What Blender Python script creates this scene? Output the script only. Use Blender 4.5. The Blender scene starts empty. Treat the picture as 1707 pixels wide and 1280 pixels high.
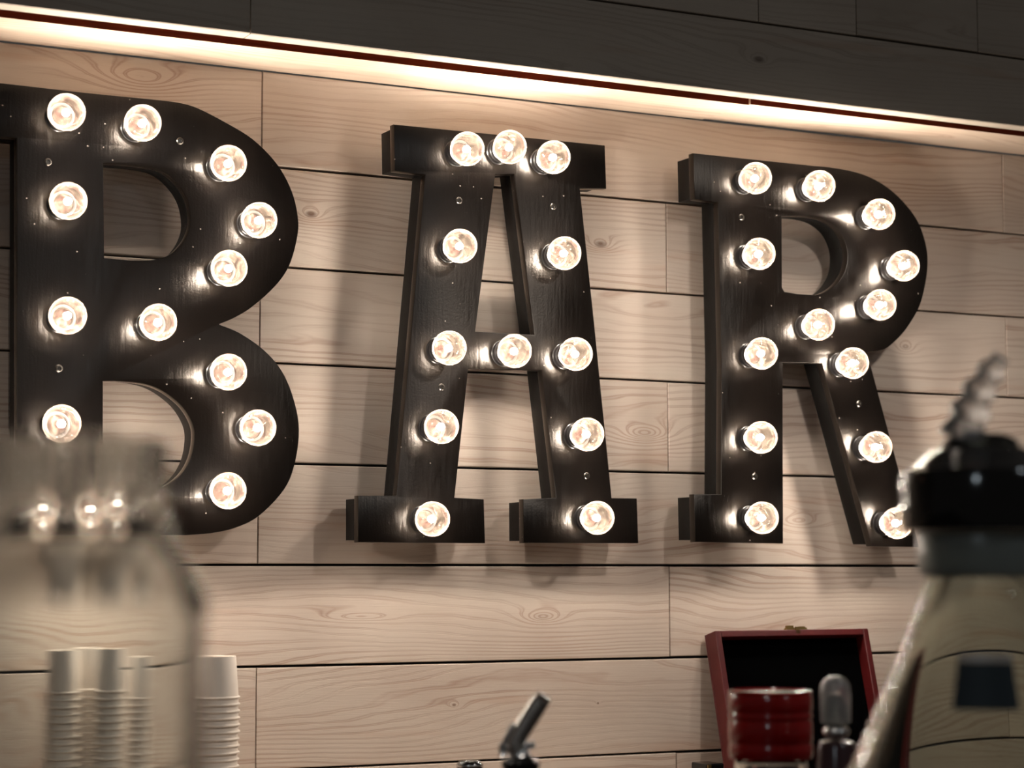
import bpy, math, random
from mathutils import Vector, Matrix
random.seed(7)
S = bpy.context.scene
COL = S.collection

# ------------------------------------------------------------------ camera
W, H, F = 1707.0, 1280.0, 3550.0
CX, CY = W / 2, H / 2
ax = Vector((6997, 310, F)).normalized()                 # the wall's horizontal direction seen by the lens
xu = -0.0017
up = Vector((xu, -1, (310 - 6997 * xu) / F)).normalized()
ay = up.cross(ax).normalized()
CAM = Vector((0, 0, 1.5))
cam_data = bpy.data.cameras.new('camera')
cam = bpy.data.objects.new('camera', cam_data)
COL.objects.link(cam)
S.camera = cam
cx_w = Vector((ax.x, ay.x, up.x)); cy_w = -Vector((ax.y, ay.y, up.y)); cz_w = -Vector((ax.z, ay.z, up.z))
M = Matrix((cx_w, cy_w, cz_w)).transposed().to_4x4()
M.translation = CAM
cam.matrix_world = M
cam_data.sensor_width = 36.0
cam_data.lens = 36.0 * F / W
cam_data.clip_start = 0.02
cam_data.dof.use_dof = True
cam_data.dof.focus_distance = 2.80
cam_data.dof.aperture_fstop = 5.0


def ray(px, py):
    c = Vector((px - CX, py - CY, F))
    return Vector((c.dot(ax), c.dot(ay), c.dot(up)))


def P(px, py, Y):          # point of the vertical plane y = Y
    d = ray(px, py); return CAM + d * (Y / d.y)


def HP(px, py, Z):         # point of the horizontal plane z = Z
    d = ray(px, py); return CAM + d * ((Z - CAM.z) / d.z)


def D(px, py, zc):         # point at a distance zc along the lens axis
    return CAM + ray(px, py) * (zc / F)


# ------------------------------------------------------------------ world, lamps, exposure
S.view_settings.view_transform = 'Standard'
S.view_settings.look = 'None'
S.view_settings.gamma = 1.0
S.view_settings.exposure = 0.0
w = bpy.data.worlds.new('room_ambience'); S.world = w; w.use_nodes = True
bg = w.node_tree.nodes['Background']
bg.inputs[0].default_value = (0.95, 0.86, 0.78, 1)
bg.inputs[1].default_value = 0.050
FIL = 800.0                # radiance of the bulbs' filaments


def area(name, loc, target, size, power, color):
    l = bpy.data.lights.new(name, 'AREA'); l.shape = 'DISK'; l.size = size; l.energy = power; l.color = color
    o = bpy.data.objects.new(name, l); COL.objects.link(o)
    o.location = loc
    o.rotation_euler = (Vector(target) - Vector(loc)).to_track_quat('-Z', 'Y').to_euler()
    return o


area('pendant_light', (-0.9, -0.6, 2.55), (0.4, 1.4, 1.2), 0.07, 2.2, (0.80, 0.92, 1.0))
area('pendant_light', (1.6, -0.3, 2.55), (1.2, 1.6, 1.2), 0.07, 1.6, (0.85, 0.94, 1.0))

def spot(name, loc, target, half, blend, power, color):
    l = bpy.data.lights.new(name, 'SPOT'); l.spot_size = math.radians(2 * half); l.spot_blend = blend
    l.shadow_soft_size = 0.05; l.energy = power; l.color = color
    o = bpy.data.objects.new(name, l); COL.objects.link(o); o.location = loc
    o.rotation_euler = (Vector(target) - Vector(loc)).to_track_quat('-Z', 'Y').to_euler()
    return o


spot('added_wall_spot', (0.35, 0.95, 2.45), (0.35, 1.95, 1.20), 36, 0.45, 12, (1.0, 0.90, 0.80))  # added spot out of view, brightens the lower wall
spot('added_wall_spot', (1.75, 1.15, 2.45), (1.75, 2.15, 1.30), 38, 0.45, 28, (1.0, 0.90, 0.80))  # second added spot, lifts the right side of the wall

YF = 2.54                  # front plane of the letters
TH = 0.070                 # letter front to wall, spacers included
BOXD = 0.050               # depth of the letter box itself
YW = YF + TH               # wall plane
COUNTER = 1.12


# ------------------------------------------------------------------ node helpers
class NT:
    def __init__(s, name):
        s.m = bpy.data.materials.new(name); s.m.use_nodes = True
        s.t = s.m.node_tree; s.n = s.t.nodes; s.l = s.t.links
        s.b = s.n['Principled BSDF']; s.out = s.n['Material Output']

    def put(s, sock, v):
        if hasattr(v, 'is_linked') or hasattr(v, 'links'): s.l.new(v, sock)
        elif v is not None: sock.default_value = v

    def math(s, op, a, b=None, c=None, clamp=False):
        n = s.n.new('ShaderNodeMath'); n.operation = op; n.use_clamp = clamp
        s.put(n.inputs[0], a)
        if b is not None: s.put(n.inputs[1], b)
        if c is not None: s.put(n.inputs[2], c)
        return n.outputs[0]

    def comb(s, x, y, z):
        n = s.n.new('ShaderNodeCombineXYZ')
        for i, v in enumerate((x, y, z)): s.put(n.inputs[i], v)
        return n.outputs[0]

    def noise(s, vec, scale=1, detail=2, rough=0.5, dist=0.0):
        n = s.n.new('ShaderNodeTexNoise')
        if vec is not None: s.put(n.inputs['Vector'], vec)
        n.inputs['Scale'].default_value = scale; n.inputs['Detail'].default_value = detail
        n.inputs['Roughness'].default_value = rough; n.inputs['Distortion'].default_value = dist
        return n.outputs[0]

    def ramp(s, fac, stops):
        n = s.n.new('ShaderNodeValToRGB'); e = n.color_ramp.elements
        while len(e) < len(stops): e.new(0.5)
        for k, (p, c) in enumerate(stops):
            e[k].position = p
            e[k].color = (c, c, c, 1) if not isinstance(c, tuple) else (*c, 1)
        s.put(n.inputs[0], fac); return n.outputs[0]

    def mix(s, fac, a, b, mode='MIX'):
        n = s.n.new('ShaderNodeMix'); n.data_type = 'RGBA'; n.blend_type = mode
        s.put(n.inputs[0], fac)
        s.put(n.inputs[6], (*a, 1) if isinstance(a, tuple) else a)
        s.put(n.inputs[7], (*b, 1) if isinstance(b, tuple) else b)
        return n.outputs[2]

    def bump(s, h, strength, dist):
        n = s.n.new('ShaderNodeBump'); n.inputs['Strength'].default_value = strength; n.inputs['Distance'].default_value = dist
        s.put(n.inputs['Height'], h); s.l.new(n.outputs[0], s.b.inputs['Normal'])

    def obj(s):
        n = s.n.new('ShaderNodeTexCoord'); return n.outputs['Object']

    def sep(s, v):
        n = s.n.new('ShaderNodeSeparateXYZ'); s.l.new(v, n.inputs[0]); return n.outputs


def simple(name, col, rough=0.5, metal=0.0, var=0.06, bump=0.0, scale=60):
    t = NT(name)
    nz = t.noise(t.obj(), scale, 3)
    c = t.mix(nz, tuple(max(0, x * (1 - var * 2)) for x in col), tuple(min(1, x * (1 + var * 2)) for x in col))
    t.l.new(c, t.b.inputs['Base Color'])
    t.b.inputs['Roughness'].default_value = rough; t.b.inputs['Metallic'].default_value = metal
    if bump: t.bump(nz, bump, 0.001)
    return t.m


def wood(name, light, dark, knots=(), horiz='x', vert='z', tint=0.10, line=0.62):
    t = NT(name)
    o = t.sep(t.obj()); idx = dict(x=0, y=1, z=2)
    at = t.n.new('ShaderNodeAttribute'); at.attribute_name = 'pid'; r = at.outputs['Fac']
    U = o[idx[horiz]]; V = o[idx[vert]]
    u = t.math('ADD', U, t.math('MULTIPLY', r, 37.0)); v = t.math('ADD', V, t.math('MULTIPLY', r, 11.0))
    n1 = t.noise(t.comb(t.math('MULTIPLY', u, 1.5), t.math('MULTIPLY', v, 9.0), t.math('MULTIPLY', r, 9.0)), 1.0, 1.5, 0.45, 0.25)
    n2 = t.noise(t.comb(t.math('MULTIPLY', u, 9.0), t.math('MULTIPLY', v, 40.0), r), 1.0, 2, 0.5)
    field = t.math('ADD', t.math('MULTIPLY', v, 100.0), t.math('MULTIPLY', n1, 15.0))
    field = t.math('ADD', field, t.math('MULTIPLY', n2, 1.1))
    core = None; prox = None
    for (k, (kx, kz, ra, rb, amp, dk)) in enumerate(knots):
        dx = t.math('DIVIDE', t.math('SUBTRACT', U, kx), ra); dz = t.math('DIVIDE', t.math('SUBTRACT', V, kz), rb)
        d2 = t.math('ADD', t.math('MULTIPLY', dx, dx), t.math('MULTIPLY', dz, dz))
        g = t.math('DIVIDE', amp, t.math('ADD', t.math('MULTIPLY', d2, 1.6), 1.0))
        field = t.math('ADD', field, g)
        c = t.math('MULTIPLY', t.math('SUBTRACT', 1.0, t.math('MULTIPLY', d2, 3.2), clamp=True), dk)
        pr = t.math('DIVIDE', min(1.0, amp / 4), t.math('MULTIPLY_ADD', t.math('MULTIPLY', d2, d2), 0.12, 1.0))
        prox = pr if prox is None else t.math('MAXIMUM', prox, pr)
        core = c if core is None else t.math('MAXIMUM', core, c)
    s = t.math('SINE', t.math('MULTIPLY', field, 6.2832))
    lines = t.ramp(t.math('MULTIPLY_ADD', s, 0.5, 0.5), [(0.0, 0.0), (0.62, 0.06), (0.93, 1.0), (1.0, 0.5)])
    amt = t.ramp(t.noise(t.comb(t.math('MULTIPLY', u, 2.0), t.math('MULTIPLY', v, 22.0), 3.0), 1.0, 2), [(0.36, 0.08), (0.66, 1.0)])
    if prox is not None: amt = t.math('MAXIMUM', amt, prox)
    fib = t.noise(t.comb(t.math('MULTIPLY', u, 14.0), t.math('MULTIPLY', v, 900.0), r), 1.0, 3, 0.6)
    m = t.math('MULTIPLY', t.math('MULTIPLY', lines, amt), line)
    m = t.math('ADD', m, t.math('MULTIPLY', t.math('SUBTRACT', fib, 0.5), 0.34), clamp=True)
    blot = t.noise(t.comb(t.math('MULTIPLY', u, 5.0), t.math('MULTIPLY', v, 12.0), r), 1.0, 3)
    base = t.mix(t.ramp(blot, [(0.3, 0.0), (0.75, 1.0)]), light, tuple(a * 0.80 + b * 0.2 for a, b in zip(light, dark)))
    red = t.ramp(t.noise(t.comb(t.math('MULTIPLY', u, 2.6), t.math('MULTIPLY', v, 34.0), 7.0), 1.0, 2), [(0.62, 0.0), (0.74, 0.42)])
    base = t.mix(red, base, tuple(a * k for a, k in zip(light, (0.80, 0.60, 0.50))))
    tv = t.math('MULTIPLY_ADD', t.math('FRACT', t.math('MULTIPLY', r, 7.31)), 2 * tint, 1 - tint)
    base = t.mix(1.0, base, t.comb(tv, tv, t.math('MULTIPLY', tv, 0.99)), 'MULTIPLY')
    c = t.mix(m, base, dark)
    if core is not None: c = t.mix(core, c, tuple(x * 0.45 for x in dark))
    t.l.new(c, t.b.inputs['Base Color'])
    t.b.inputs['Roughness'].default_value = 0.55
    t.b.inputs['Specular IOR Level'].default_value = 0.3
    t.bump(t.math('ADD', t.math('MULTIPLY', lines, -0.6), fib), 0.35, 0.0006)
    return t.m


def glassm(name, col=(1, 1, 1), rough=0.0, ior=1.45):
    t = NT(name)
    t.b.inputs['Base Color'].default_value = (*col, 1)
    nz = t.noise(t.obj(), 18, 2)
    t.l.new(t.math('MULTIPLY_ADD', nz, 0.02 if rough else 0.0, rough), t.b.inputs['Roughness'])
    t.b.inputs['IOR'].default_value = ior
    t.b.inputs['Transmission Weight'].default_value = 1.0
    return t.m


def emis(name, col, strength):
    t = NT(name)
    e = t.n.new('ShaderNodeEmission'); e.inputs[0].default_value = (*col, 1); e.inputs[1].default_value = strength
    t.l.new(e.outputs[0], t.out.inputs[0]); t.n.remove(t.b)
    return t.m


def kn(px, py, ra, rb, amp, dk, Y=None):
    p = P(px, py, YW if Y is None else Y); return (p.x, p.z, ra, rb, amp, dk)


KN = [kn(519, 357, .018, .0095, 3.6, .8), kn(1002, 407, .021, .011, 4.0, .7), kn(905, 1028, .030, .010, 5.0, .12),
      kn(1075, 722, .042, .014, 6.0, .05), kn(757, 1175, .007, .004, 2.0, .7), kn(997, 1172, .004, .003, 1.2, .9),
      kn(1510, 578, .016, .009, 3.4, .3), kn(600, 1028, .050, .007, 3.0, .0), kn(235, 130, .06, .02, 5.0, .0),
      kn(960, 700, .05, .012, 3.2, .0), kn(1330, 868, .04, .012, 3.5, .0), kn(100, 1000, .06, .012, 3.5, .0)]
MAT_WOOD = wood('whitewashed_pine', (0.635, 0.545, 0.47), (0.27, 0.13, 0.078), KN, line=0.58)
MAT_WOOD_Y = wood('whitewashed_pine_soffit', (0.70, 0.575, 0.465), (0.30, 0.14, 0.075), (), 'x', 'y', 0.06, 0.45)
MAT_BULK = wood('greyed_pine', (0.50, 0.44, 0.375), (0.20, 0.13, 0.09), [kn(1255, 103, .02, .01, 3.2, .7, YW - .15)], 'x', 'z', 0.08, 0.35)
MAT_RAW = wood('red_brown_pine_edge', (0.34, 0.085, 0.035), (0.10, 0.02, 0.01))
MAT_GAP = simple('dark_gap', (0.012, 0.008, 0.006), 0.9)


def black_paint():
    t = NT('black_brushed_paint')
    co = t.obj(); o = t.sep(co)
    streak = t.noise(t.comb(t.math('MULTIPLY', o[0], 260.0), t.math('MULTIPLY', o[1], 60.0), t.math('MULTIPLY', o[2], 22.0)), 1.0, 3, 0.6)
    grain = t.noise(co, 420, 3, 0.6)
    patch = t.noise(co, 14, 3)
    sp = t.n.new('ShaderNodeTexVoronoi'); t.l.new(co, sp.inputs['Vector']); sp.inputs['Scale'].default_value = 95
    rnd = t.sep(sp.outputs['Color'])[0]
    speck = t.math('MULTIPLY', t.math('LESS_THAN', sp.outputs['Distance'], 0.085), t.math('GREATER_THAN', rnd, 0.86))
    c = t.mix(patch, (0.0016, 0.0012, 0.001), (0.004, 0.003, 0.0025))
    c = t.mix(t.math('MULTIPLY', speck, 0.5), c, (0.35, 0.30, 0.26))
    df = t.n.new('ShaderNodeBsdfDiffuse'); t.l.new(c, df.inputs[0])
    gl = t.n.new('ShaderNodeBsdfGlossy'); gl.distribution = 'BECKMANN'
    t.l.new(t.math('MULTIPLY_ADD', streak, 0.20, 0.25), gl.inputs['Roughness'])
    fr = t.n.new('ShaderNodeFresnel'); fr.inputs[0].default_value = 1.52
    gl.inputs[0].default_value = (1.0, 0.93, 0.86, 1)
    mx = t.n.new('ShaderNodeMixShader'); t.l.new(fr.outputs[0], mx.inputs[0])
    t.l.new(df.outputs[0], mx.inputs[1]); t.l.new(gl.outputs[0], mx.inputs[2]); t.l.new(mx.outputs[0], t.out.inputs[0])
    h = t.math('ADD', t.math('MULTIPLY', streak, 0.7), t.math('MULTIPLY', grain, 0.5))
    t.bump(t.math('ADD', h, t.math('MULTIPLY', speck, 1.5)), 0.42, 0.0007)
    nb = t.b.inputs['Normal'].links[0].from_socket
    for q in (df, gl, fr): t.l.new(nb, q.inputs['Normal'])
    t.n.remove(t.b)
    return t.m


MAT_BLACK = black_paint()
MAT_SIDE = simple('black_side_paint', (0.0018, 0.0015, 0.0013), 0.5, 0, 0.1, 0.2, 120)
MAT_SIDE.node_tree.nodes['Principled BSDF'].inputs['Specular IOR Level'].default_value = 0.2
MAT_BLKPLASTIC = simple('black_plastic', (0.004, 0.004, 0.0045), 0.12)
MAT_CHROME = simple('chrome', (0.80, 0.79, 0.78), 0.24, 1.0)
MAT_STEEL = simple('dark_steel_screw', (0.10, 0.09, 0.08), 0.3, 1.0)
MAT_BRASS = simple('aged_brass', (0.35, 0.24, 0.09), 0.3, 1.0)
MAT_SOCKET = simple('black_socket', (0.010, 0.009, 0.009), 0.30)
MAT_CORAL = simple('coral_bulb_base', (0.010, 0.0018, 0.0012), 0.8)
MAT_CORAL.node_tree.nodes['Principled BSDF'].inputs['Specular IOR Level'].default_value = 0.1
MAT_FIL = emis('glowing_filament', (1.0, 0.885, 0.77), FIL)
MAT_PAPER = simple('white_paper_cup', (0.66, 0.59, 0.52), 0.6, 0, 0.02, 0.1, 90)
MAT_REDWOOD = simple('red_lacquered_wood', (0.060, 0.0015, 0.002), 0.45, 0, 0.12, 0.15, 50)
MAT_FELT = simple('black_felt', (0.0012, 0.0012, 0.0013), 1.0)
MAT_FELT.node_tree.nodes['Principled BSDF'].inputs['Specular IOR Level'].default_value = 0.0
MAT_RED = simple('glossy_red_plastic', (0.20, 0.003, 0.003), 0.14, 0, 0.05)
MAT_GLASS = glassm('clear_bottle_glass', (0.93, 0.95, 0.93))
MAT_SMOKE = glassm('grey_tinted_plastic', (0.22, 0.26, 0.25), 0.15)
MAT_CLEAR = glassm('clear_spout_plastic', (0.93, 0.92, 0.90), 0.0, 1.45)
MAT_BLUE = simple('dark_blue_patch', (0.022, 0.035, 0.045), 0.3)
MAT_BENCH = simple('pale_wood_worktop', (0.50, 0.42, 0.35), 0.45, 0, 0.1, 0.1, 20)
MAT_FROST = glassm('frosted_clear_plastic', (0.90, 0.90, 0.90), 0.20)
MAT_FROST.node_tree.nodes['Principled BSDF'].inputs['Transmission Weight'].default_value = 0.88
MAT_COLLAR = glassm('grey_translucent_plastic', (0.30, 0.33, 0.31), 0.3)
MAT_COLLAR.node_tree.nodes['Principled BSDF'].inputs['Transmission Weight'].default_value = 0.45
MAT_COUNTER = simple('dark_stone_counter', (0.045, 0.035, 0.03), 0.35, 0, 0.2, 0.05, 30)
MAT_FLOOR = simple('brown_floor', (0.12, 0.08, 0.055), 0.5, 0, 0.2)


def bulb_glass():
    t = NT('clear_bulb_glass')
    tr = t.n.new('ShaderNodeBsdfTransparent'); tr.inputs[0].default_value = (0.97, 0.965, 0.95, 1)
    tl = t.n.new('ShaderNodeBsdfTranslucent'); tl.inputs[0].default_value = (1.0, 0.80, 0.62, 1)
    gl = t.n.new('ShaderNodeBsdfGlossy'); gl.inputs['Roughness'].default_value = 0.03
    lw = t.n.new('ShaderNodeLayerWeight'); lw.inputs[0].default_value = 0.5
    swirl = t.noise(t.obj(), 95, 3, 0.5, 1.2)
    film = t.ramp(swirl, [(0.36, 0.009), (0.52, 0.024), (0.66, 0.070)])
    edge = t.math('MULTIPLY', t.math('POWER', lw.outputs['Facing'], 4.0), 0.25)
    a = t.n.new('ShaderNodeMixShader'); t.l.new(t.math('ADD', film, edge, clamp=True), a.inputs[0])
    t.l.new(tr.outputs[0], a.inputs[1]); t.l.new(tl.outputs[0], a.inputs[2])
    fr = t.n.new('ShaderNodeFresnel'); fr.inputs[0].default_value = 1.42
    b = t.n.new('ShaderNodeMixShader'); t.l.new(fr.outputs[0], b.inputs[0])
    t.l.new(a.outputs[0], b.inputs[1]); t.l.new(gl.outputs[0], b.inputs[2])
    t.l.new(b.outputs[0], t.out.inputs[0]); t.n.remove(t.b)
    return t.m


MAT_BULB = bulb_glass()


# ------------------------------------------------------------------ mesh helpers
def mesh(name, verts, faces, mat, smooth=False):
    m = bpy.data.meshes.new(name); m.from_pydata([tuple(v) for v in verts], [], faces); m.update()
    m.materials.append(mat)
    if smooth:
        for p in m.polygons: p.use_smooth = True
    return m


def link(name, m, parent=None, loc=(0, 0, 0), rot=(0, 0, 0)):
    o = bpy.data.objects.new(name, m); COL.objects.link(o)
    o.parent = parent; o.location = loc; o.rotation_euler = rot
    return o


def thing(name, label, cat, loc=(0, 0, 0), rot=(0, 0, 0), group=None):
    o = bpy.data.objects.new(name, None); COL.objects.link(o)
    o.empty_display_size = 0.02
    o.location = loc; o.rotation_euler = rot
    o['label'] = label; o['category'] = cat
    if group: o['group'] = group
    return o


def struct(o): o['kind'] = 'structure'; return o


def box_vf(V, Fc, x0, x1, y0, y1, z0, z1):
    b = len(V)
    V += [(x0, y0, z0), (x1, y0, z0), (x1, y1, z0), (x0, y1, z0), (x0, y0, z1), (x1, y0, z1), (x1, y1, z1), (x0, y1, z1)]
    Fc += [(b, b + 3, b + 2, b + 1), (b + 4, b + 5, b + 6, b + 7), (b, b + 1, b + 5, b + 4), (b + 1, b + 2, b + 6, b + 5),
           (b + 2, b + 3, b + 7, b + 6), (b + 3, b, b + 4, b + 7)]


def box(name, x0, x1, y0, y1, z0, z1, mat, parent=None, bevel=0.0, loc=(0, 0, 0), rot=(0, 0, 0)):
    V = []; Fc = []; box_vf(V, Fc, x0, x1, y0, y1, z0, z1)
    o = link(name, mesh(name, V, Fc, mat), parent, loc, rot)
    if bevel:
        md = o.modifiers.new('bevel', 'BEVEL'); md.width = bevel; md.segments = 2
    return o


def lathe(name, prof, mat, seg=48, closed=False, rmod=None, smooth=True):
    """prof: list of (r, z); closed joins the last ring back to the first (hollow walls)"""
    V = []; Fc = []
    rings = []
    for k, (r, z) in enumerate(prof):
        if r <= 1e-6:
            rings.append([len(V)] * seg); V.append((0, 0, z))
        else:
            rings.append(list(range(len(V), len(V) + seg)))
            for i in range(seg):
                a = 2 * math.pi * i / seg
                rr = r + (rmod(k, a) if rmod else 0)
                V.append((rr * math.cos(a), rr * math.sin(a), z))
    n = len(prof)
    for k in range(n if closed else n - 1):
        A = rings[k]; B = rings[(k + 1) % n]
        for i in range(seg):
            j = (i + 1) % seg
            f = [A[i], A[j], B[j], B[i]]
            g = []
            for q in f:
                if q not in g: g.append(q)
            if len(g) >= 3: Fc.append(tuple(g))
    m = mesh(name, V, Fc, mat, smooth)
    return m


def tube_mesh(name, pts, radii, mat, seg=20, cap=True, smooth=True):
    V = []; Fc = []
    pts = [Vector(p) for p in pts]
    ref = Vector((0, 1, 0.03)).normalized()
    for k, p in enumerate(pts):
        d = (pts[min(k + 1, len(pts) - 1)] - pts[max(k - 1, 0)]).normalized()
        a = d.cross(ref).normalized(); b = d.cross(a).normalized()
        for i in range(seg):
            t = 2 * math.pi * i / seg
            V.append(p + (a * math.cos(t) + b * math.sin(t)) * radii[k])
    for k in range(len(pts) - 1):
        for i in range(seg):
            j = (i + 1) % seg
            Fc.append((k * seg + i, k * seg + j, (k + 1) * seg + j, (k + 1) * seg + i))
    if cap:
        Fc.append(tuple(range(seg))); Fc.append(tuple(reversed(range((len(pts) - 1) * seg, len(pts) * seg))))
    return mesh(name, V, Fc, mat, smooth)


def autosmooth(m, deg=35):
    import bmesh
    bm = bmesh.new(); bm.from_mesh(m)
    for e in bm.edges:
        if len(e.link_faces) == 2 and e.calc_face_angle(0) > math.radians(deg): e.smooth = False
        if len(e.link_faces) < 2: e.smooth = False
    for f in bm.faces: f.smooth = True
    bmesh.ops.recalc_face_normals(bm, faces=bm.faces)
    bm.to_mesh(m); bm.free()


def fix(m):
    import bmesh
    bm = bmesh.new(); bm.from_mesh(m); bmesh.ops.recalc_face_normals(bm, faces=bm.faces); bm.to_mesh(m); bm.free(); return m


# ------------------------------------------------------------------ the plank wall
seam_px = [(1000, 180), (1000, 327), (1000, 481), (1000, 630), (1000, 785), (1000, 942), (1000, 1099), (1000, 1259)]
ZS = [P(x, y, YW).z for x, y in seam_px]
pitch = (ZS[1] - ZS[7]) / 6
while ZS[-1] > 0.0: ZS.append(max(ZS[-1] - pitch, -0.001) if ZS[-1] - pitch > 0.02 else 0.0)
XA = P(432, 700, YW).x; XB = P(1114, 700, YW).x
X0, X1 = -2.6, 4.2
GAP = 0.0036


def planks(name, rows, Y, mat, facing=-1, chamfer=0.0012, thick=0.016, back=0.03):
    """rows: (z_low, z_high, [x joints]); front faces at y = Y looking to -y"""
    V = []; Fc = []; pid = []
    for (z0, z1, js) in rows:
        xs = [X0] + sorted(js) + [X1]
        for a, b in zip(xs[:-1], xs[1:]):
            r = random.random()
            g = random.uniform(0.6, 1.25) * GAP / 2
            p0, p1, q0, q1 = a + 0.0006, b - 0.0006, z0 + g, z1 - g
            c = chamfer; s = len(V)
            dy = random.uniform(0, 0.0008)
            V += [(p0, Y + thick, q0), (p1, Y + thick, q0), (p1, Y + thick, q1), (p0, Y + thick, q1),
                  (p0, Y + dy + c, q0), (p1, Y + dy + c, q0), (p1, Y + dy + c, q1), (p0, Y + dy + c, q1),
                  (p0 + c * .5, Y + dy, q0 + c), (p1 - c * .5, Y + dy, q0 + c), (p1 - c * .5, Y + dy, q1 - c), (p0 + c * .5, Y + dy, q1 - c)]
            Fc += [(s, s + 1, s + 5, s + 4), (s + 1, s + 2, s + 6, s + 5), (s + 2, s + 3, s + 7, s + 6), (s + 3, s, s + 4, s + 7),
                   (s + 4, s + 5, s + 9, s + 8), (s + 5, s + 6, s + 10, s + 9), (s + 6, s + 7, s + 11, s + 10), (s + 7, s + 4, s + 8, s + 11),
                   (s + 8, s + 9, s + 10, s + 11)]
            pid += [r] * 12
    n = len(V)
    zt = max(r[1] for r in rows); zb = min(r[0] for r in rows)
    box_vf(V, Fc, X0, X1, Y + thick - 0.001, Y + thick + back, zb + (.002 if back < .01 else 0), zt)
    pid += [0.5] * (len(V) - n)
    m = mesh(name, V, Fc, mat)
    at = m.attributes.new('pid', 'FLOAT', 'POINT')
    at.data.foreach_set('value', pid)
    m.materials.append(MAT_GAP)
    for p in m.polygons[-6:]: p.material_index = 1
    return struct(link(name, m))


rows = []
for k in range(len(ZS) - 1):
    L = XB - XA
    base = XA if k % 2 == 0 else XB
    if k == 0: js = [P(437, 200, YW).x]
    elif k == 7: js = [P(1128, 1270, YW).x]
    else: js = [base]
    js += [base - 2.1 * L, base + 2.0 * L] if k % 2 == 0 else [base - 2.0 * L, base + 1.7 * L]
    js = [j for j in js if X0 + .1 < j < X1 - .1]
    rows.append((ZS[k + 1], ZS[k], js))
planks('wall_back', rows, YW, MAT_WOOD)

# ------------------------------------------------------------------ soffit, slot and bulkhead above the letters
ZT = ZS[0]
ysf = HP(1107, 158.5, ZT).y            # front edge of soffit board
ys1 = HP(1107, 150, ZT).y              # back edge of the bulkhead board
ys2 = HP(1107, 141, ZT).y              # front face of the bulkhead
xd0 = HP(1190, 193, ZT).x; xd1 = HP(1250, 175, ZT).x
V = []; Fc = []; pid = []
for (a0, a1, b0, b1, r) in ((X0, xd0 - .0012, X0, xd1 - .0012, .31), (xd0 + .0012, X1, xd1 + .0022, X1, .77)):
    s = len(V)
    zd = 0.0 if r < .5 else 0.0012
    V += [(a0, YW, ZT + zd), (a1, YW, ZT + zd), (b1, ysf, ZT + zd), (b0, ysf, ZT + zd), (a0, YW, ZT + .03), (a1, YW, ZT + .03), (b1, ysf, ZT + .03), (b0, ysf, ZT + .03)]
    Fc += [(s, s + 1, s + 2, s + 3), (s + 4, s + 7, s + 6, s + 5), (s + 3, s + 2, s + 6, s + 7), (s, s + 4, s + 5, s + 1), (s, s + 3, s + 7, s + 4), (s + 1, s + 5, s + 6, s + 2)]
    pid += [r] * 8
m = mesh('trim_1', V, Fc, MAT_WOOD_Y); m.materials.append(MAT_RAW)
for p in m.polygons:
    if p.index % 6 == 2: p.material_index = 1
m.attributes.new('pid', 'FLOAT', 'POINT').data.foreach_set('value', pid)
struct(link('trim_1', m))
struct(box('trim_2', X0, X1, ys1 - .001, YW + .03, ZT + .0305, ZT + .06, MAT_RAW))
zb1 = P(1400, 56, ys2).z
jb = P(418, 30, ys2).x
brow = [(ZT, zb1, [jb, P(2400, 100, ys2).x]), (zb1, zb1 + .135, [P(1265, 10, ys2).x, P(1428, 30, ys2).x, P(1630, 50, ys2).x, P(200, 0, ys2).x - 1]),
        (zb1 + .135, zb1 + .27, [jb]), (zb1 + .27, zb1 + .405, [XB + .3]), (zb1 + .405, zb1 + .54, [XA])]
planks('ceiling_bulkhead', brow, ys2, MAT_BULK, thick=(ys1 - ys2) - .003, back=.003).name = 'trim_3'
GAPB = 1

# floor, ceiling, counters
struct(box('floor', X0, X1, -1.2, YW + .02, -.05, -.001, MAT_FLOOR))
ztop = zb1 + .54
struct(box('ceiling', X0, X1, ys2, YW + .05, ztop, ztop + .03, MAT_BULK))
bc = thing('back_counter', 'pale back counter along the plank wall under the cups and red box', 'counter', ((X0 + X1) / 2, YW - .20, 0))
hx = (X1 - X0) / 2 - .05
box('worktop', -hx, hx, -.20, .194, COUNTER - .04, COUNTER, MAT_BENCH, bc, .003)
box('cabinet_body', -hx + .02, hx - .02, -.17, .194, 0, COUNTER - .041, MAT_FLOOR, bc)
YB0, YB1 = 0.45, 1.80
br = thing('bar_counter', 'dark bar counter in front, below the blurred bottles', 'counter', ((X0 + X1) / 2, (YB0 + YB1) / 2, 0))
hy = (YB1 - YB0) / 2
box('worktop', -hx, hx, -hy, hy, COUNTER - .04, COUNTER, MAT_COUNTER, br, .003)
box('cabinet_body', -hx + .02, hx - .02, -hy + .05, hy - .05, 0, COUNTER - .041, MAT_FLOOR, br)


# ------------------------------------------------------------------ marquee letters
def catmull(pts, n=5):
    out = []
    for i in range(len(pts) - 1):
        p0 = pts[max(i - 1, 0)]; p1 = pts[i]; p2 = pts[i + 1]; p3 = pts[min(i + 2, len(pts) - 1)]
        for k in range(n):
            t = k / n
            out.append(tuple(0.5 * ((2 * p1[j]) + (-p0[j] + p2[j]) * t + (2 * p0[j] - 5 * p1[j] + 4 * p2[j] - p3[j]) * t * t
                                    + (-p0[j] + 3 * p1[j] - 3 * p2[j] + p3[j]) * t ** 3) for j in (0, 1)))
    out.append(pts[-1]); return out


def expand(spec):
    """spec: pixel points; a nested list is a smooth run"""
    out = []
    for s in spec:
        if isinstance(s, list): out += catmull(s)
        else: out.append(s)
    return out


def signed(p): return sum(p[i][0] * p[(i + 1) % len(p)][1] - p[(i + 1) % len(p)][0] * p[i][1] for i in range(len(p))) / 2


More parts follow.
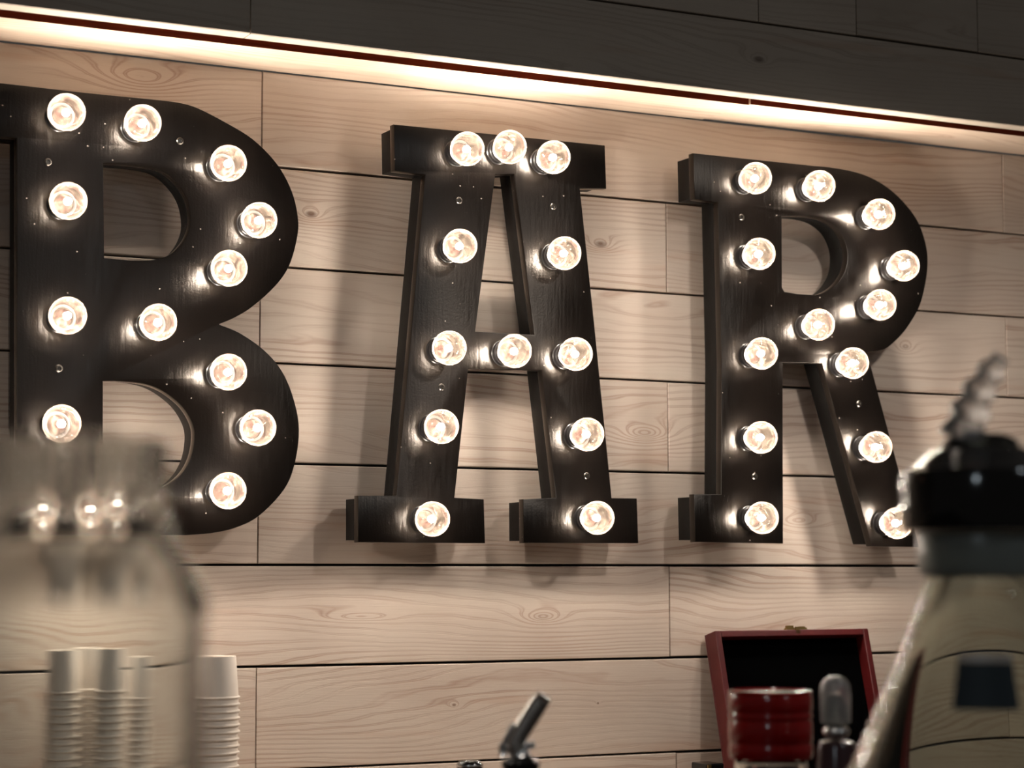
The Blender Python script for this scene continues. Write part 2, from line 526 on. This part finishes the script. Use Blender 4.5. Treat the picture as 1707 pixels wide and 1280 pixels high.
def offset(poly, d):
    """move the outline inwards (towards the polygon's inside) by d"""
    if signed(poly) < 0: poly = poly[::-1]
    out = []; n = len(poly)
    for i in range(n):
        a, b, c = (Vector(poly[i - 1]), Vector(poly[i]), Vector(poly[(i + 1) % n]))
        e1 = (b - a); e2 = (c - b)
        if e1.length < 1e-7 or e2.length < 1e-7: out.append(tuple(b)); continue
        e1.normalize(); e2.normalize()
        n1 = Vector((-e1.y, e1.x)); n2 = Vector((-e2.y, e2.x))
        q = (n1 + n2); k = max(1 + n1.dot(n2), 0.35)
        out.append(tuple(b + q * (d / k)))
    return out


def slab(name, outer, holes, y0, y1, mat, bevel=0.0012):
    cu = bpy.data.curves.new(name, 'CURVE'); cu.dimensions = '2D'; cu.fill_mode = 'BOTH'
    for pts in [offset(outer, bevel)] + [offset(h, -bevel) for h in holes]:
        sp = cu.splines.new('POLY'); sp.points.add(len(pts) - 1)
        for i, (x, z) in enumerate(pts): sp.points[i].co = (x, z, 0, 1)
        sp.use_cyclic_u = True
    cu.extrude = (y1 - y0) / 2 - bevel; cu.bevel_depth = bevel; cu.bevel_resolution = 1
    o = bpy.data.objects.new(name, cu); COL.objects.link(o)
    dg = bpy.context.evaluated_depsgraph_get(); dg.update()
    m = bpy.data.meshes.new_from_object(o.evaluated_get(dg))
    bpy.data.objects.remove(o); bpy.data.curves.remove(cu)
    yc = (y0 + y1) / 2
    m.transform(Matrix(((1, 0, 0, 0), (0, 0, -1, yc), (0, 1, 0, 0), (0, 0, 0, 1))))
    m.materials.clear(); m.materials.append(mat)
    import bmesh
    bm = bmesh.new(); bm.from_mesh(m); bmesh.ops.remove_doubles(bm, verts=bm.verts, dist=1e-6); bm.to_mesh(m); bm.free()
    autosmooth(m, 40)
    return m


BULB_H = 0.034
glass_prof = [(0.0118, 0.001)] + [(0.0132, 0.006), (0.0146, 0.012), (0.0165, 0.018)]
for k in range(0, 17):
    a = math.radians(-38 + k * 128 / 16)
    glass_prof.append((0.0228 * math.cos(a), BULB_H + 0.0228 * math.sin(a)))
glass_prof[-1] = (0.0, BULB_H + 0.0228)
glass_prof = [p for i, p in enumerate(glass_prof)]
ME_BULB = lathe('light_bulb', glass_prof, MAT_BULB, 40); fix(ME_BULB)
ME_FIL = lathe('filament', [(0, .0250), (.0022, .0256), (.0038, .0275), (.0045, .0305), (.0043, .0340), (.0028, .0368), (0, .0378)], MAT_FIL, 12); fix(ME_FIL)
ME_SOCK = lathe('socket', [(.0118, .0005), (.0118, .011), (.0128, .0125), (.0150, .0125), (.0158, .011), (.0158, .0085), (.0170, .0075), (.0170, .0012), (.0180, .0003), (.0170, -.003)], MAT_SOCKET, 36); autosmooth(ME_SOCK, 40)
ME_BASE = lathe('bulb_base', [(.0116, .003), (.0116, .010), (.0100, .0150), (.0062, .0175), (.0030, .020), (.0024, .0245), (0, .0249)], MAT_CORAL, 24); fix(ME_BASE)
ME_SPACER = lathe('spacer', [(0, 0), (.008, 0), (.008, TH - BOXD + .001), (0, TH - BOXD + .001)], MAT_SIDE, 20); autosmooth(ME_SPACER, 40)
ME_SCREW = lathe('screw', [(.0044, -.001), (.0046, .0006), (.0036, .0015), (.0022, .0016), (.0018, .0006), (0, .0006)], MAT_STEEL, 20); autosmooth(ME_SCREW, 30)


def letter(name, label, outer, holes, bulbs, screws, overhang=0.0035):
    def pl(spec): return [(P(x, y, YF).x, P(x, y, YF).z) for x, y in expand(spec)]
    o = pl(outer); hs = [pl(h) for h in holes]
    xs = [p[0] for p in o]; zs = [p[1] for p in o]
    ox, oz = (min(xs) + max(xs)) / 2, min(zs)
    o = [(x - ox, z - oz) for x, z in o]; hs = [[(x - ox, z - oz) for x, z in h] for h in hs]
    root = thing(name, label, 'marquee letter', (ox, YW, oz))
    root['group'] = 'lit marquee letters on the plank wall'
    FACE = 0.014
    link('face', slab('face', o, hs, -TH, -TH + FACE, MAT_BLACK), root)
    link('return', slab('return', offset(o, overhang), [offset(h, -overhang) for h in hs], -TH + FACE, -TH + BOXD, MAT_SIDE, 0.0008), root)
    for (px, py) in bulbs[::4]:
        p = P(px, py, YF - BULB_H)
        link('spacer', ME_SPACER, root, (p.x - ox, -0.0002, p.z - oz), (math.pi / 2, 0, 0))
    for (px, py) in bulbs:
        p = P(px, py, YF - BULB_H)
        b = link('light_bulb', ME_BULB, root, (p.x - ox, -TH, p.z - oz), (math.pi / 2, random.uniform(0, 6.28), 0))
        b.rotation_euler = (math.pi / 2, 0, 0)
        b.rotation_euler.rotate_axis('Z', random.uniform(0, 6.28))
        link('filament', ME_FIL, b); link('socket', ME_SOCK, b); link('bulb_base', ME_BASE, b)
    for (px, py) in screws:
        p = P(px, py, YF)
        link('screw', ME_SCREW, root, (p.x - ox, -TH, p.z - oz), (math.pi / 2, 0, 0))
    return root


B_out = [(-62, 131), (150, 155), [(262, 166), (300, 171), (330, 180), (375, 203), (422, 232), (462, 273), (487, 319), (497.5, 366), (495, 400), (482, 444), (458, 478), (420, 512), (390, 530), (366, 540)],
         [(366, 541), (400, 555), (440, 583), (470, 618), (490, 665), (499, 716), (492, 772), (474, 816), (432, 860), (392, 880), (350, 889), (310, 892)], (-70, 889), (-68, 822), (28, 822), (28, 230), (-62, 222)]
B_h1 = [(172.5, 272), [(190, 272.5), (231, 276), (268, 284), (294, 304), (312, 332), (318, 366), (312, 391), (298, 412), (280, 426), (256, 433), (219, 434)], (174, 430)]
B_h2 = [(172, 635), [(190, 635), (235, 639), (268, 650), (300, 674), (318, 700), (324, 725), (318, 762), (300, 792), (270, 813), (232, 822), (200, 823)], (172, 823)]
letter('marquee_letter', 'large black marquee letter B with lit round bulbs, on the plank wall', B_out, [B_h1, B_h2],
       [(111, 187), (238, 205), (381, 272), (432, 367), (382, 447), (114, 335), (113, 526), (264, 537), (381, 620), (430, 713), (380, 818), (103, 706), (56, 845), (159, 848), (221.5, 838)],
       [(80, 270), (300, 235), (98, 614)])
A_out = [(656.5, 207), (1008.6, 242), (1011, 314.5), (967, 314), (991, 540), (1020, 830), (1062, 830.5), (1064.5, 905.5), (873, 905), (872.5, 832), (927, 829.5),
         (903, 617.5), (781, 615), (758, 829.5), (807, 832), (809, 905.5), (597, 904), (597, 826), (661, 826), (686.5, 540), (708.7, 291), (658, 284.5)]
A_h = [(826, 290.5), (857, 290), (891, 558), (792.5, 552.5)]
letter('marquee_letter', 'black marquee letter A with lit round bulbs, between the letters B and R', A_out, [A_h],
       [(779, 248), (850, 245), (923, 262), (767, 410), (941, 422), (749, 580), (858, 585), (960, 590), (736, 711), (979, 724), (721, 865), (996, 863)],
       [(765, 334), (922, 344), (736, 645), (978, 793)])
R_out = [(1156, 255), (1352, 275.6), [(1380, 278), (1413.4, 283.5), (1445.6, 293), (1477.9, 310.8), (1507, 337), (1530.6, 369.4), (1543.8, 407.5), (1546.7, 442.6), (1540.8, 483.6), (1530.6, 515.8), (1508, 552), (1483, 577), (1468, 584), (1450, 587)],
         (1446, 588), (1533, 912), (1453.3, 910.4), (1370, 606), (1305, 604.5), (1305.8, 906), (1159, 903.5), (1157, 823.7), (1202, 823.7), (1203, 600), (1197, 337), (1158, 332)]
R_h = [(1303.6, 360), [(1325, 359.5), (1352, 361), (1378, 368), (1398.8, 384), (1410.5, 407.5), (1412.8, 431), (1407.6, 454.3), (1393, 474.8), (1375, 487), (1359, 491.8)], (1328.5, 489.5), (1308, 486), (1304, 479)]
letter('marquee_letter', 'black marquee letter R with lit round bulbs, right of the letter A', R_out, [R_h],
       [(1260, 297), (1366, 310), (1466, 357), (1507, 443), (1468, 508), (1365, 541), (1422, 605), (1266, 423), (1270, 589), (1269, 729), (1461, 745), (1271, 863), (1495, 872)],
       [(1236, 362), (1258, 794), (1432, 673)])


# ------------------------------------------------------------------ paper cup stacks (cups upside down, nested)
ORD = ['topmost', 'second', 'third', 'fourth', 'fifth', 'sixth', 'seventh', 'eighth', 'ninth', 'tenth', 'eleventh', 'twelfth', 'thirteenth', 'fourteenth',
       'fifteenth', 'sixteenth', 'seventeenth', 'eighteenth', 'nineteenth', 'twentieth', 'twenty-first', 'twenty-second', 'twenty-third', 'twenty-fourth', 'twenty-fifth', 'twenty-sixth', 'twenty-seventh', 'twenty-eighth', 'twenty-ninth', 'thirtieth']
CUP_H = 0.0500
rt, rb = 0.0296, 0.0332        # closed end (top) and open end
cup_prof = [(0, CUP_H - .004), (rt - .0012, CUP_H - .004), (rt - .0008, CUP_H), (rt - .0003, CUP_H + .0003), (rt, CUP_H - .0006), (rb - .0002, .0032), (rb + .0012, .0030), (rb + .0019, .0018), (rb + .0012, .0004),
            (rb - .0002, .0006), (rb - .0004, .003), (rt - .0002, CUP_H - .0044), (0, CUP_H - .0044)]
ME_CUP = lathe('paper_cup', cup_prof, MAT_PAPER, 48); autosmooth(ME_CUP, 50)
stacks = [(95, 1084, 2.50, 'leftmost stack'), (167, 1080, 2.56, 'second stack from the left'), (236, 1081, 2.49, 'third stack from the left'), (352, 1094, 2.55, 'rightmost stack')]
for (px, py, zc, nm) in stacks:
    top = D(px, py, zc)
    n = 0; step = .0072
    z = top.z - CUP_H
    while z > COUNTER + .0002 and n < len(ORD):
        lastz = z
        z -= step; n += 1
    # shift the step so that the lowest cup stands on the counter
    z0 = top.z - CUP_H
    step = (z0 - COUNTER) / max(n - 1, 1)
    for k in range(n):
        c = link('paper_cup', ME_CUP, None, (top.x + random.uniform(-.0005, .0005), top.y + random.uniform(-.0005, .0005), z0 - k * step))
        c['label'] = ('white paper cup upside down, %s of the %s' % (ORD[k], nm)) if k == 0 else 'white paper cup upside down, %s from the top of the %s' % (ORD[k], nm)
        c['category'] = 'paper cup'; c['group'] = 'upside-down paper cups stacked by the wall'


# ------------------------------------------------------------------ open red box leaning at the wall
tl = P(1192, 1051, YW - .034); tr_ = P(1447, 1049, YW - .034)
LW = tr_.x - tl.x; lean = math.radians(14.5); BH = 0.055
LH = (tl.z - (COUNTER + BH)) / math.cos(lean)
hinge = Vector(((tl.x + tr_.x) / 2, tl.y - LH * math.sin(lean), COUNTER))
rb_ = thing('wooden_box', 'open red wooden box with black lining standing against the wall', 'box', (hinge.x, hinge.y, COUNTER))
t, dp = .0095, .026
lid = bpy.data.meshes.new('lid'); V = []; Fc = []
h = LW / 2
for (x0, x1, z0, z1) in ((-h, -h + t, 0, LH), (h - t, h, 0, LH), (-h + t, h - t, LH - t, LH), (-h + t, h - t, 0, t)):
    box_vf(V, Fc, x0, x1, 0, dp, z0, z1)
box_vf(V, Fc, -h, h, dp, dp + .004, 0, LH)
lo = link('lid', mesh('lid', V, Fc, MAT_REDWOOD), rb_, (0, 0, BH), (-lean, 0, 0))
md = lo.modifiers.new('bevel', 'BEVEL'); md.width = .0012; md.segments = 2
li = box('lining', -h + t + .0003, h - t - .0003, dp - .006, dp - .0006, t + .0003, LH - t - .0003, MAT_FELT, lo)
V = []; Fc = []
lc = .008
box_vf(V, Fc, lc - .018, lc + .018, .002, .008, LH, LH + .003)
box_vf(V, Fc, lc - .016, lc - .004, .003, .007, LH + .003, LH + .0065)
box_vf(V, Fc, lc + .005, lc + .016, .003, .007, LH + .003, LH + .005)
box_vf(V, Fc, lc - .003, lc + .004, .000, .002, LH - .006, LH + .004)
la = link('latch', mesh('latch', V, Fc, MAT_BRASS), lo)
V = []; Fc = []
d2 = .15
for (x0, x1, y0, y1) in ((-h, -h + t, -d2, 0), (h - t, h, -d2, 0), (-h + t, h - t, -t, 0), (-h + t, h - t, -d2, -d2 + t)):
    box_vf(V, Fc, x0, x1, y0, y1, .004, BH - .001)
box_vf(V, Fc, -h, h, -d2, 0, 0, .004)
ba = link('box_base', mesh('box_base', V, Fc, MAT_REDWOOD), rb_)


# ------------------------------------------------------------------ foreground glassware
def glass_vessel(outer_prof, wall, thick=None):
    """outer profile bottom->top; returns closed hollow profile"""
    inner = []
    n = len(outer_prof)
    for k, (r, z) in enumerate(outer_prof):
        wl = thick(z) if thick else wall
        inner.append((max(r - wl, 0.0), max(z, wall * 1.6 + outer_prof[0][1])))
    pr = [(0, outer_prof[0][1])] + list(outer_prof) + inner[::-1] + [(0, wall * 1.6 + outer_prof[0][1])]
    out = []
    for p in pr:
        if not out or abs(out[-1][0] - p[0]) + abs(out[-1][1] - p[1]) > 1e-6: out.append(p)
    return out


# left bottle, nearest to the lens
ZC = 0.83; k_ = ZC / F
bx, by = 122, 1000
base = D(bx, by, ZC); bz = base.z
def zz(py, zc=ZC, px=122): return D(px, py, zc).z - COUNTER
prof = [(.047, 0), (.0510, .004), (.0515, .02), (220 * k_, zz(1100)), (221 * k_, zz(1030))]
nr = 40
for i in range(nr):
    f = i / (nr - 1)
    y = 1018 - f * (1018 - 882)
    prof.append(((152 + 69 * (0.5 - 0.5 * math.cos(math.pi * (1 - f) ** 0.8))) * k_, zz(y)))
RIB0, RIB1 = 6, 6 + nr
prof += [(151 * k_, zz(860)), (151 * k_, zz(820))]
flute0 = len(prof) + 1
for y0, y1 in ((812, 784), (778, 740)):
    prof += [(150 * k_, zz(y0)), (153 * k_, zz(y0 - 4)), (153 * k_, zz(y1 + 4)), (150 * k_, zz(y1))]
flute1 = len(prof) + 1
prof += [(154 * k_, zz(735)), (152 * k_, zz(730))]
A_RIGHT = math.atan2(ay.x, ax.x)           # azimuth of the lens' right-hand direction
lb = thing('glass_bottle', 'large out-of-focus clear glass bottle at the lower left, in front of the cups', 'bottle', (base.x, base.y, COUNTER))
zs0, zs1 = zz(1010), zz(900)
full = glass_vessel(prof, .0040, lambda z: .0010 + .0040 * (0.5 + 0.5 * math.cos(math.pi * min(1, max(0, (z - zs0) / (zs1 - zs0))))))
def rm(k, a):
    if flute0 <= k < flute1: return .0009 * max(0.0, math.cos(a * 34)) ** 6 if k < len(prof) + 1 else 0
    if RIB0 <= k < RIB1:
        g = max(0.0, (abs(math.cos(a - A_RIGHT)) - .90) / .10)
        return .0026 * min(1, g * 1.6) * (0.5 + 0.5 * math.cos(k * math.pi / 2))
    return 0
mb = lathe('glass_body', full, MAT_GLASS, 408, rmod=rm); fix(mb)
link('glass_body', mb, lb)

# right bottle with black cap and spout
ZR = 1.45; kr = ZR / F; RX = 1640
baseR = D(RX, 1000, ZR)
def zr(py): return D(RX, py, ZR).z - COUNTER
rbt = thing('glass_bottle', 'out-of-focus clear glass bottle with a black cap at the right edge', 'bottle', (baseR.x, baseR.y, COUNTER))
prof = [(.098, 0), (.1015, .005), (.1015, .012)]
nr = 68
ytop, ybot = 985, 1300
for i in range(nr):
    y = ybot - i * (ybot - ytop) / (nr - 1)
    r = 236 - (236 - 98) * (i / (nr - 1)) ** 0.92
    dz = (ybot - ytop) / (nr - 1) / 2
    prof += [(r * kr, zr(y))]
prof += [(92 * kr, zr(960)), (88 * kr, zr(945))]
def rm2(k, a):
    if 4 <= k < 4 + nr:
        g = max(0.0, (abs(math.cos(a - A_RIGHT)) - .93) / .07)
        return .0014 * min(1, g * 1.6) * (0.5 + 0.5 * math.cos(k * math.pi / 2))
    return 0
mr = lathe('glass_body', glass_vessel(prof, .003), glassm('grey_green_glass', (0.66, 0.69, 0.64)), 144, rmod=rm2); fix(mr)
link('glass_body', mr, rbt)
nk = lathe('neck_collar', [(88 * kr, zr(962)), (104 * kr, zr(958)), (108 * kr, zr(940)), (108 * kr, zr(890)), (106 * kr, zr(886)), (84 * kr, zr(886)), (84 * kr, zr(944))], MAT_COLLAR, 64, closed=True); autosmooth(nk, 40)
link('neck_collar', nk, rbt)
cp = lathe('cap', [(0, zr(884)), (132 * kr, zr(884)), (135 * kr, zr(876)), (135 * kr, zr(796)), (130 * kr, zr(784)), (112 * kr, zr(779)), (84 * kr, zr(752)), (66 * kr, zr(744)), (0, zr(744))], MAT_BLKPLASTIC, 64); autosmooth(cp, 30)
capo = link('cap', cp, rbt)
rg = lathe('spout_collar', [(0, zr(744.5)), (62 * kr, zr(744.5)), (64 * kr, zr(738)), (58 * kr, zr(730)), (40 * kr, zr(722)), (0, zr(722))], MAT_SMOKE, 48); autosmooth(rg, 40)
link('spout_collar', rg, rbt)
pa = D(1604, 732, ZR) - rbt.location; pb = D(1668, 596, ZR) - rbt.location
pts = []; rad = []
for i in range(33):
    f = i / 32
    p = pa.lerp(pb, f) + Vector((-.0035, 0, .002)) * math.sin(f * math.pi)
    pts.append(p); rad.append((38 - 22 * f + 4.0 * math.sin(f * 25)) * kr)
link('spout', tube_mesh('spout', pts, rad, MAT_FROST, 24), rbt)
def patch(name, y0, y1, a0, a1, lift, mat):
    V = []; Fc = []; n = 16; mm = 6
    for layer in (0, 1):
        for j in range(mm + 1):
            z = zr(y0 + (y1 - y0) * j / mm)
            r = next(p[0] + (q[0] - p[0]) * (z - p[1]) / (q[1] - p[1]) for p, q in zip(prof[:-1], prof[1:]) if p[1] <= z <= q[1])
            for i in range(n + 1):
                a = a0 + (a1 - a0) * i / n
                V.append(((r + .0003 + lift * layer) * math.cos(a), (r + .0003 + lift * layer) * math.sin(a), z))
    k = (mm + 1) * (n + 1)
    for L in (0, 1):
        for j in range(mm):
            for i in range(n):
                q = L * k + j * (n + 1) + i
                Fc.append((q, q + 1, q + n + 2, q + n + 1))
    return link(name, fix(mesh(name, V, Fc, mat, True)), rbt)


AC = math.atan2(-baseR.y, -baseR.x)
patch('label', 1172, 1098, AC - .30, AC + .30, .0004, MAT_BLUE)  # plain dark blue patch on the bottle's front, not a known label
patch('patch_band', 1097, 1085, AC - .30, AC + .30, .0006, MAT_CHROME)  # bright strip along the patch's upper edge

# chrome pourer of a bottle at the bottom centre
ZP = 1.80; kp = ZP / F; PX = 868
bp = D(PX, 1280, ZP)
def zp(py): return D(PX, py, ZP).z - COUNTER
pb_ = thing('pourer_bottle', 'dark bottle with a tilted chrome pour spout at the bottom centre', 'bottle', (bp.x, bp.y, COUNTER))
bd = lathe('bottle_body', [(0, 0), (.034, 0), (.036, .004), (.036, zp(1320) * .45), (.030, zp(1320) * .62), (.0145, zp(1320) * .82), (.013, zp(1300)), (.0145, zp(1296)), (.0145, zp(1286)), (0, zp(1286))], simple('dark_bottle_glass', (.01, .012, .012), .08), 48); autosmooth(bd, 40)
link('bottle_body', bd, pb_)
co = lathe('collar', [(0, zp(1287)), (.0125, zp(1287)), (.0160, zp(1280)), (.0165, zp(1270)), (.0100, zp(1262)), (.0080, zp(1256)), (0, zp(1254))], MAT_BLKPLASTIC, 36); autosmooth(co, 35)
link('collar', co, pb_)
q = [D(868, 1262, ZP), D(862, 1250, ZP), D(860, 1238, ZP), D(868, 1222, ZP), D(884, 1196, ZP), D(900, 1170, ZP), D(908, 1158, ZP)]
q = [v - pb_.location for v in q]
link('spout', tube_mesh('spout', q, [17 * kp, 17 * kp, 16 * kp, 15 * kp, 15.5 * kp, 15.5 * kp, 14 * kp], MAT_CHROME, 24), pb_)
q = [v - pb_.location for v in (D(838, 1262, ZP), D(838, 1246, ZP), D(844, 1232, ZP), D(853, 1212, ZP), D(856, 1206, ZP))]
link('air_tube', tube_mesh('air_tube', q, [7 * kp, 6.5 * kp, 6 * kp, 5 * kp, 4.5 * kp], MAT_CHROME, 14), pb_)
q = [v - pb_.location for v in (D(832, 1243, ZP), D(846, 1247, ZP), D(866, 1247, ZP), D(892, 1240, ZP))]
link('clamp_ring', tube_mesh('clamp_ring', q, [7 * kp] * 4, MAT_CHROME, 12), pb_)

# small black cap at the bottom edge
ZK = 2.35; kk = ZK / F
kb = D(783, 1290, ZK)
kt = thing('capped_bottle', 'black rounded bottle cap just showing at the bottom edge, left of the chrome spout', 'bottle', (kb.x, kb.y, COUNTER))
hh = D(783, 1267, ZK).z - COUNTER
link('bottle_body', lathe('bottle_body', [(0, 0), (.030, 0), (.032, .004), (.032, hh * .5), (.016, hh * .7), (.013, hh - .03), (0, hh - .03)], MAT_BLKPLASTIC, 32), kt)
cc = lathe('cap', [(.0145, hh - .030), (.0145, hh - .006), (.012, hh - .0015), (.008, hh), (0, hh)], MAT_BLKPLASTIC, 32); autosmooth(cc, 60)
link('cap', cc, kt)
link('cap_band', lathe('cap_band', [(.0146, hh - .007), (.0151, hh - .006), (.0146, hh - .0045)], MAT_CHROME, 32), kt)

# jar with red ribbed lid
ZJ = 1.93; kj = ZJ / F; JX = 1285
jb_ = D(JX, 1262, ZJ)
def zj(py): return D(JX, py, ZJ).z - COUNTER
jar = thing('jar', 'glass jar with a glossy red ribbed lid in front of the open box', 'jar', (jb_.x, jb_.y, COUNTER))
R_ = 69 * kj
gp = [(R_ * .95, 0), (R_, .004), (R_, zj(1400)), (R_ * .98, zj(1330)), (R_ * .88, zj(1290)), (R_ * .88, zj(1272)), (R_ * .85, zj(1266))]
gj = lathe('glass_body', glass_vessel(gp, .0025), MAT_GLASS, 64); fix(gj)
link('glass_body', gj, jar)
lp = [(0, zj(1263)), (R_ * .98, zj(1263)), (R_, zj(1260))]
for y0, y1 in ((1258, 1240), (1235, 1202), (1197, 1189), (1184, 1158)):
    lp += [(R_ * .985, zj(y0 + 1.5)), (R_ * 1.015, zj(y0 - 2)), (R_ * 1.015, zj(y1 + 2)), (R_ * .985, zj(y1 - 1.5))]
lp += [(R_ * 1.01, zj(1155)), (R_ * 1.0, zj(1151)), (R_ * .95, zj(1150)), (R_ * .93, zj(1153)), (0, zj(1153))]
lj = lathe('lid', lp, MAT_RED, 64); autosmooth(lj, 45)
link('lid', lj, jar)

# bottle with a clear rounded dispensing cap
ZD = 1.85; kd = ZD / F; DX = 1394
db = D(DX, 1262, ZD)
def zd_(py): return D(DX, py, ZD).z - COUNTER
dbt = thing('capped_bottle', 'small bottle with a clear rounded cap, between the red lid and the right bottle', 'bottle', (db.x, db.y, COUNTER))
cd = [(25 * kd, zd_(1204)), (26 * kd, zd_(1160)), (24 * kd, zd_(1142)), (18 * kd, zd_(1132)), (9 * kd, zd_(1128)), (0, zd_(1127)), (0, zd_(1131)), (8 * kd, zd_(1132)), (16 * kd, zd_(1136)), (21 * kd, zd_(1145)), (23 * kd, zd_(1162)), (22 * kd, zd_(1204))]
V = lathe('cap', cd + [cd[0]], MAT_CLEAR, 40); autosmooth(V, 50)
V.materials[0] = MAT_FROST
link('cap', V, dbt)
nz = lathe('nozzle', [(0, zd_(1206)), (12 * kd, zd_(1206)), (10 * kd, zd_(1180)), (6 * kd, zd_(1160)), (0, zd_(1158))], MAT_SMOKE, 32); autosmooth(nz, 40)
link('nozzle', nz, dbt)
bl = lathe('chrome_ring', [(0, zd_(1232))] + [(23 * kd * math.cos(math.radians(a)), zd_(1219 - 13 * math.sin(math.radians(a)))) for a in range(-80, 81, 16)] + [(0, zd_(1206))], MAT_CHROME, 40); fix(bl)
link('chrome_ring', bl, dbt)
bo = lathe('bottle_body', [(0, 0), (.030, 0), (.032, .004), (.032, zd_(1380)), (34 * kd, zd_(1290)), (32 * kd, zd_(1245)), (28 * kd, zd_(1236)), (0, zd_(1232))], simple('dark_purple_bottle', (.05, .022, .026), .2), 48); autosmooth(bo, 40)
link('bottle_body', bo, dbt)

# small black tin at the box's left corner
tb = P(1188, 1290, YW - .12)
ht = P(1188, 1270.5, YW - .12).z - COUNTER
tin = thing('tin', 'small black tin with a brass clip at the bottom edge, left of the red box', 'tin', (tb.x - .008, tb.y, COUNTER))
box('tin_body', -.014, .014, -.02, .02, 0, ht, MAT_BLKPLASTIC, tin, .002)
box('clip', -.013, -.008, -.0225, -.0200, ht - .012, ht - .001, MAT_BRASS, tin)
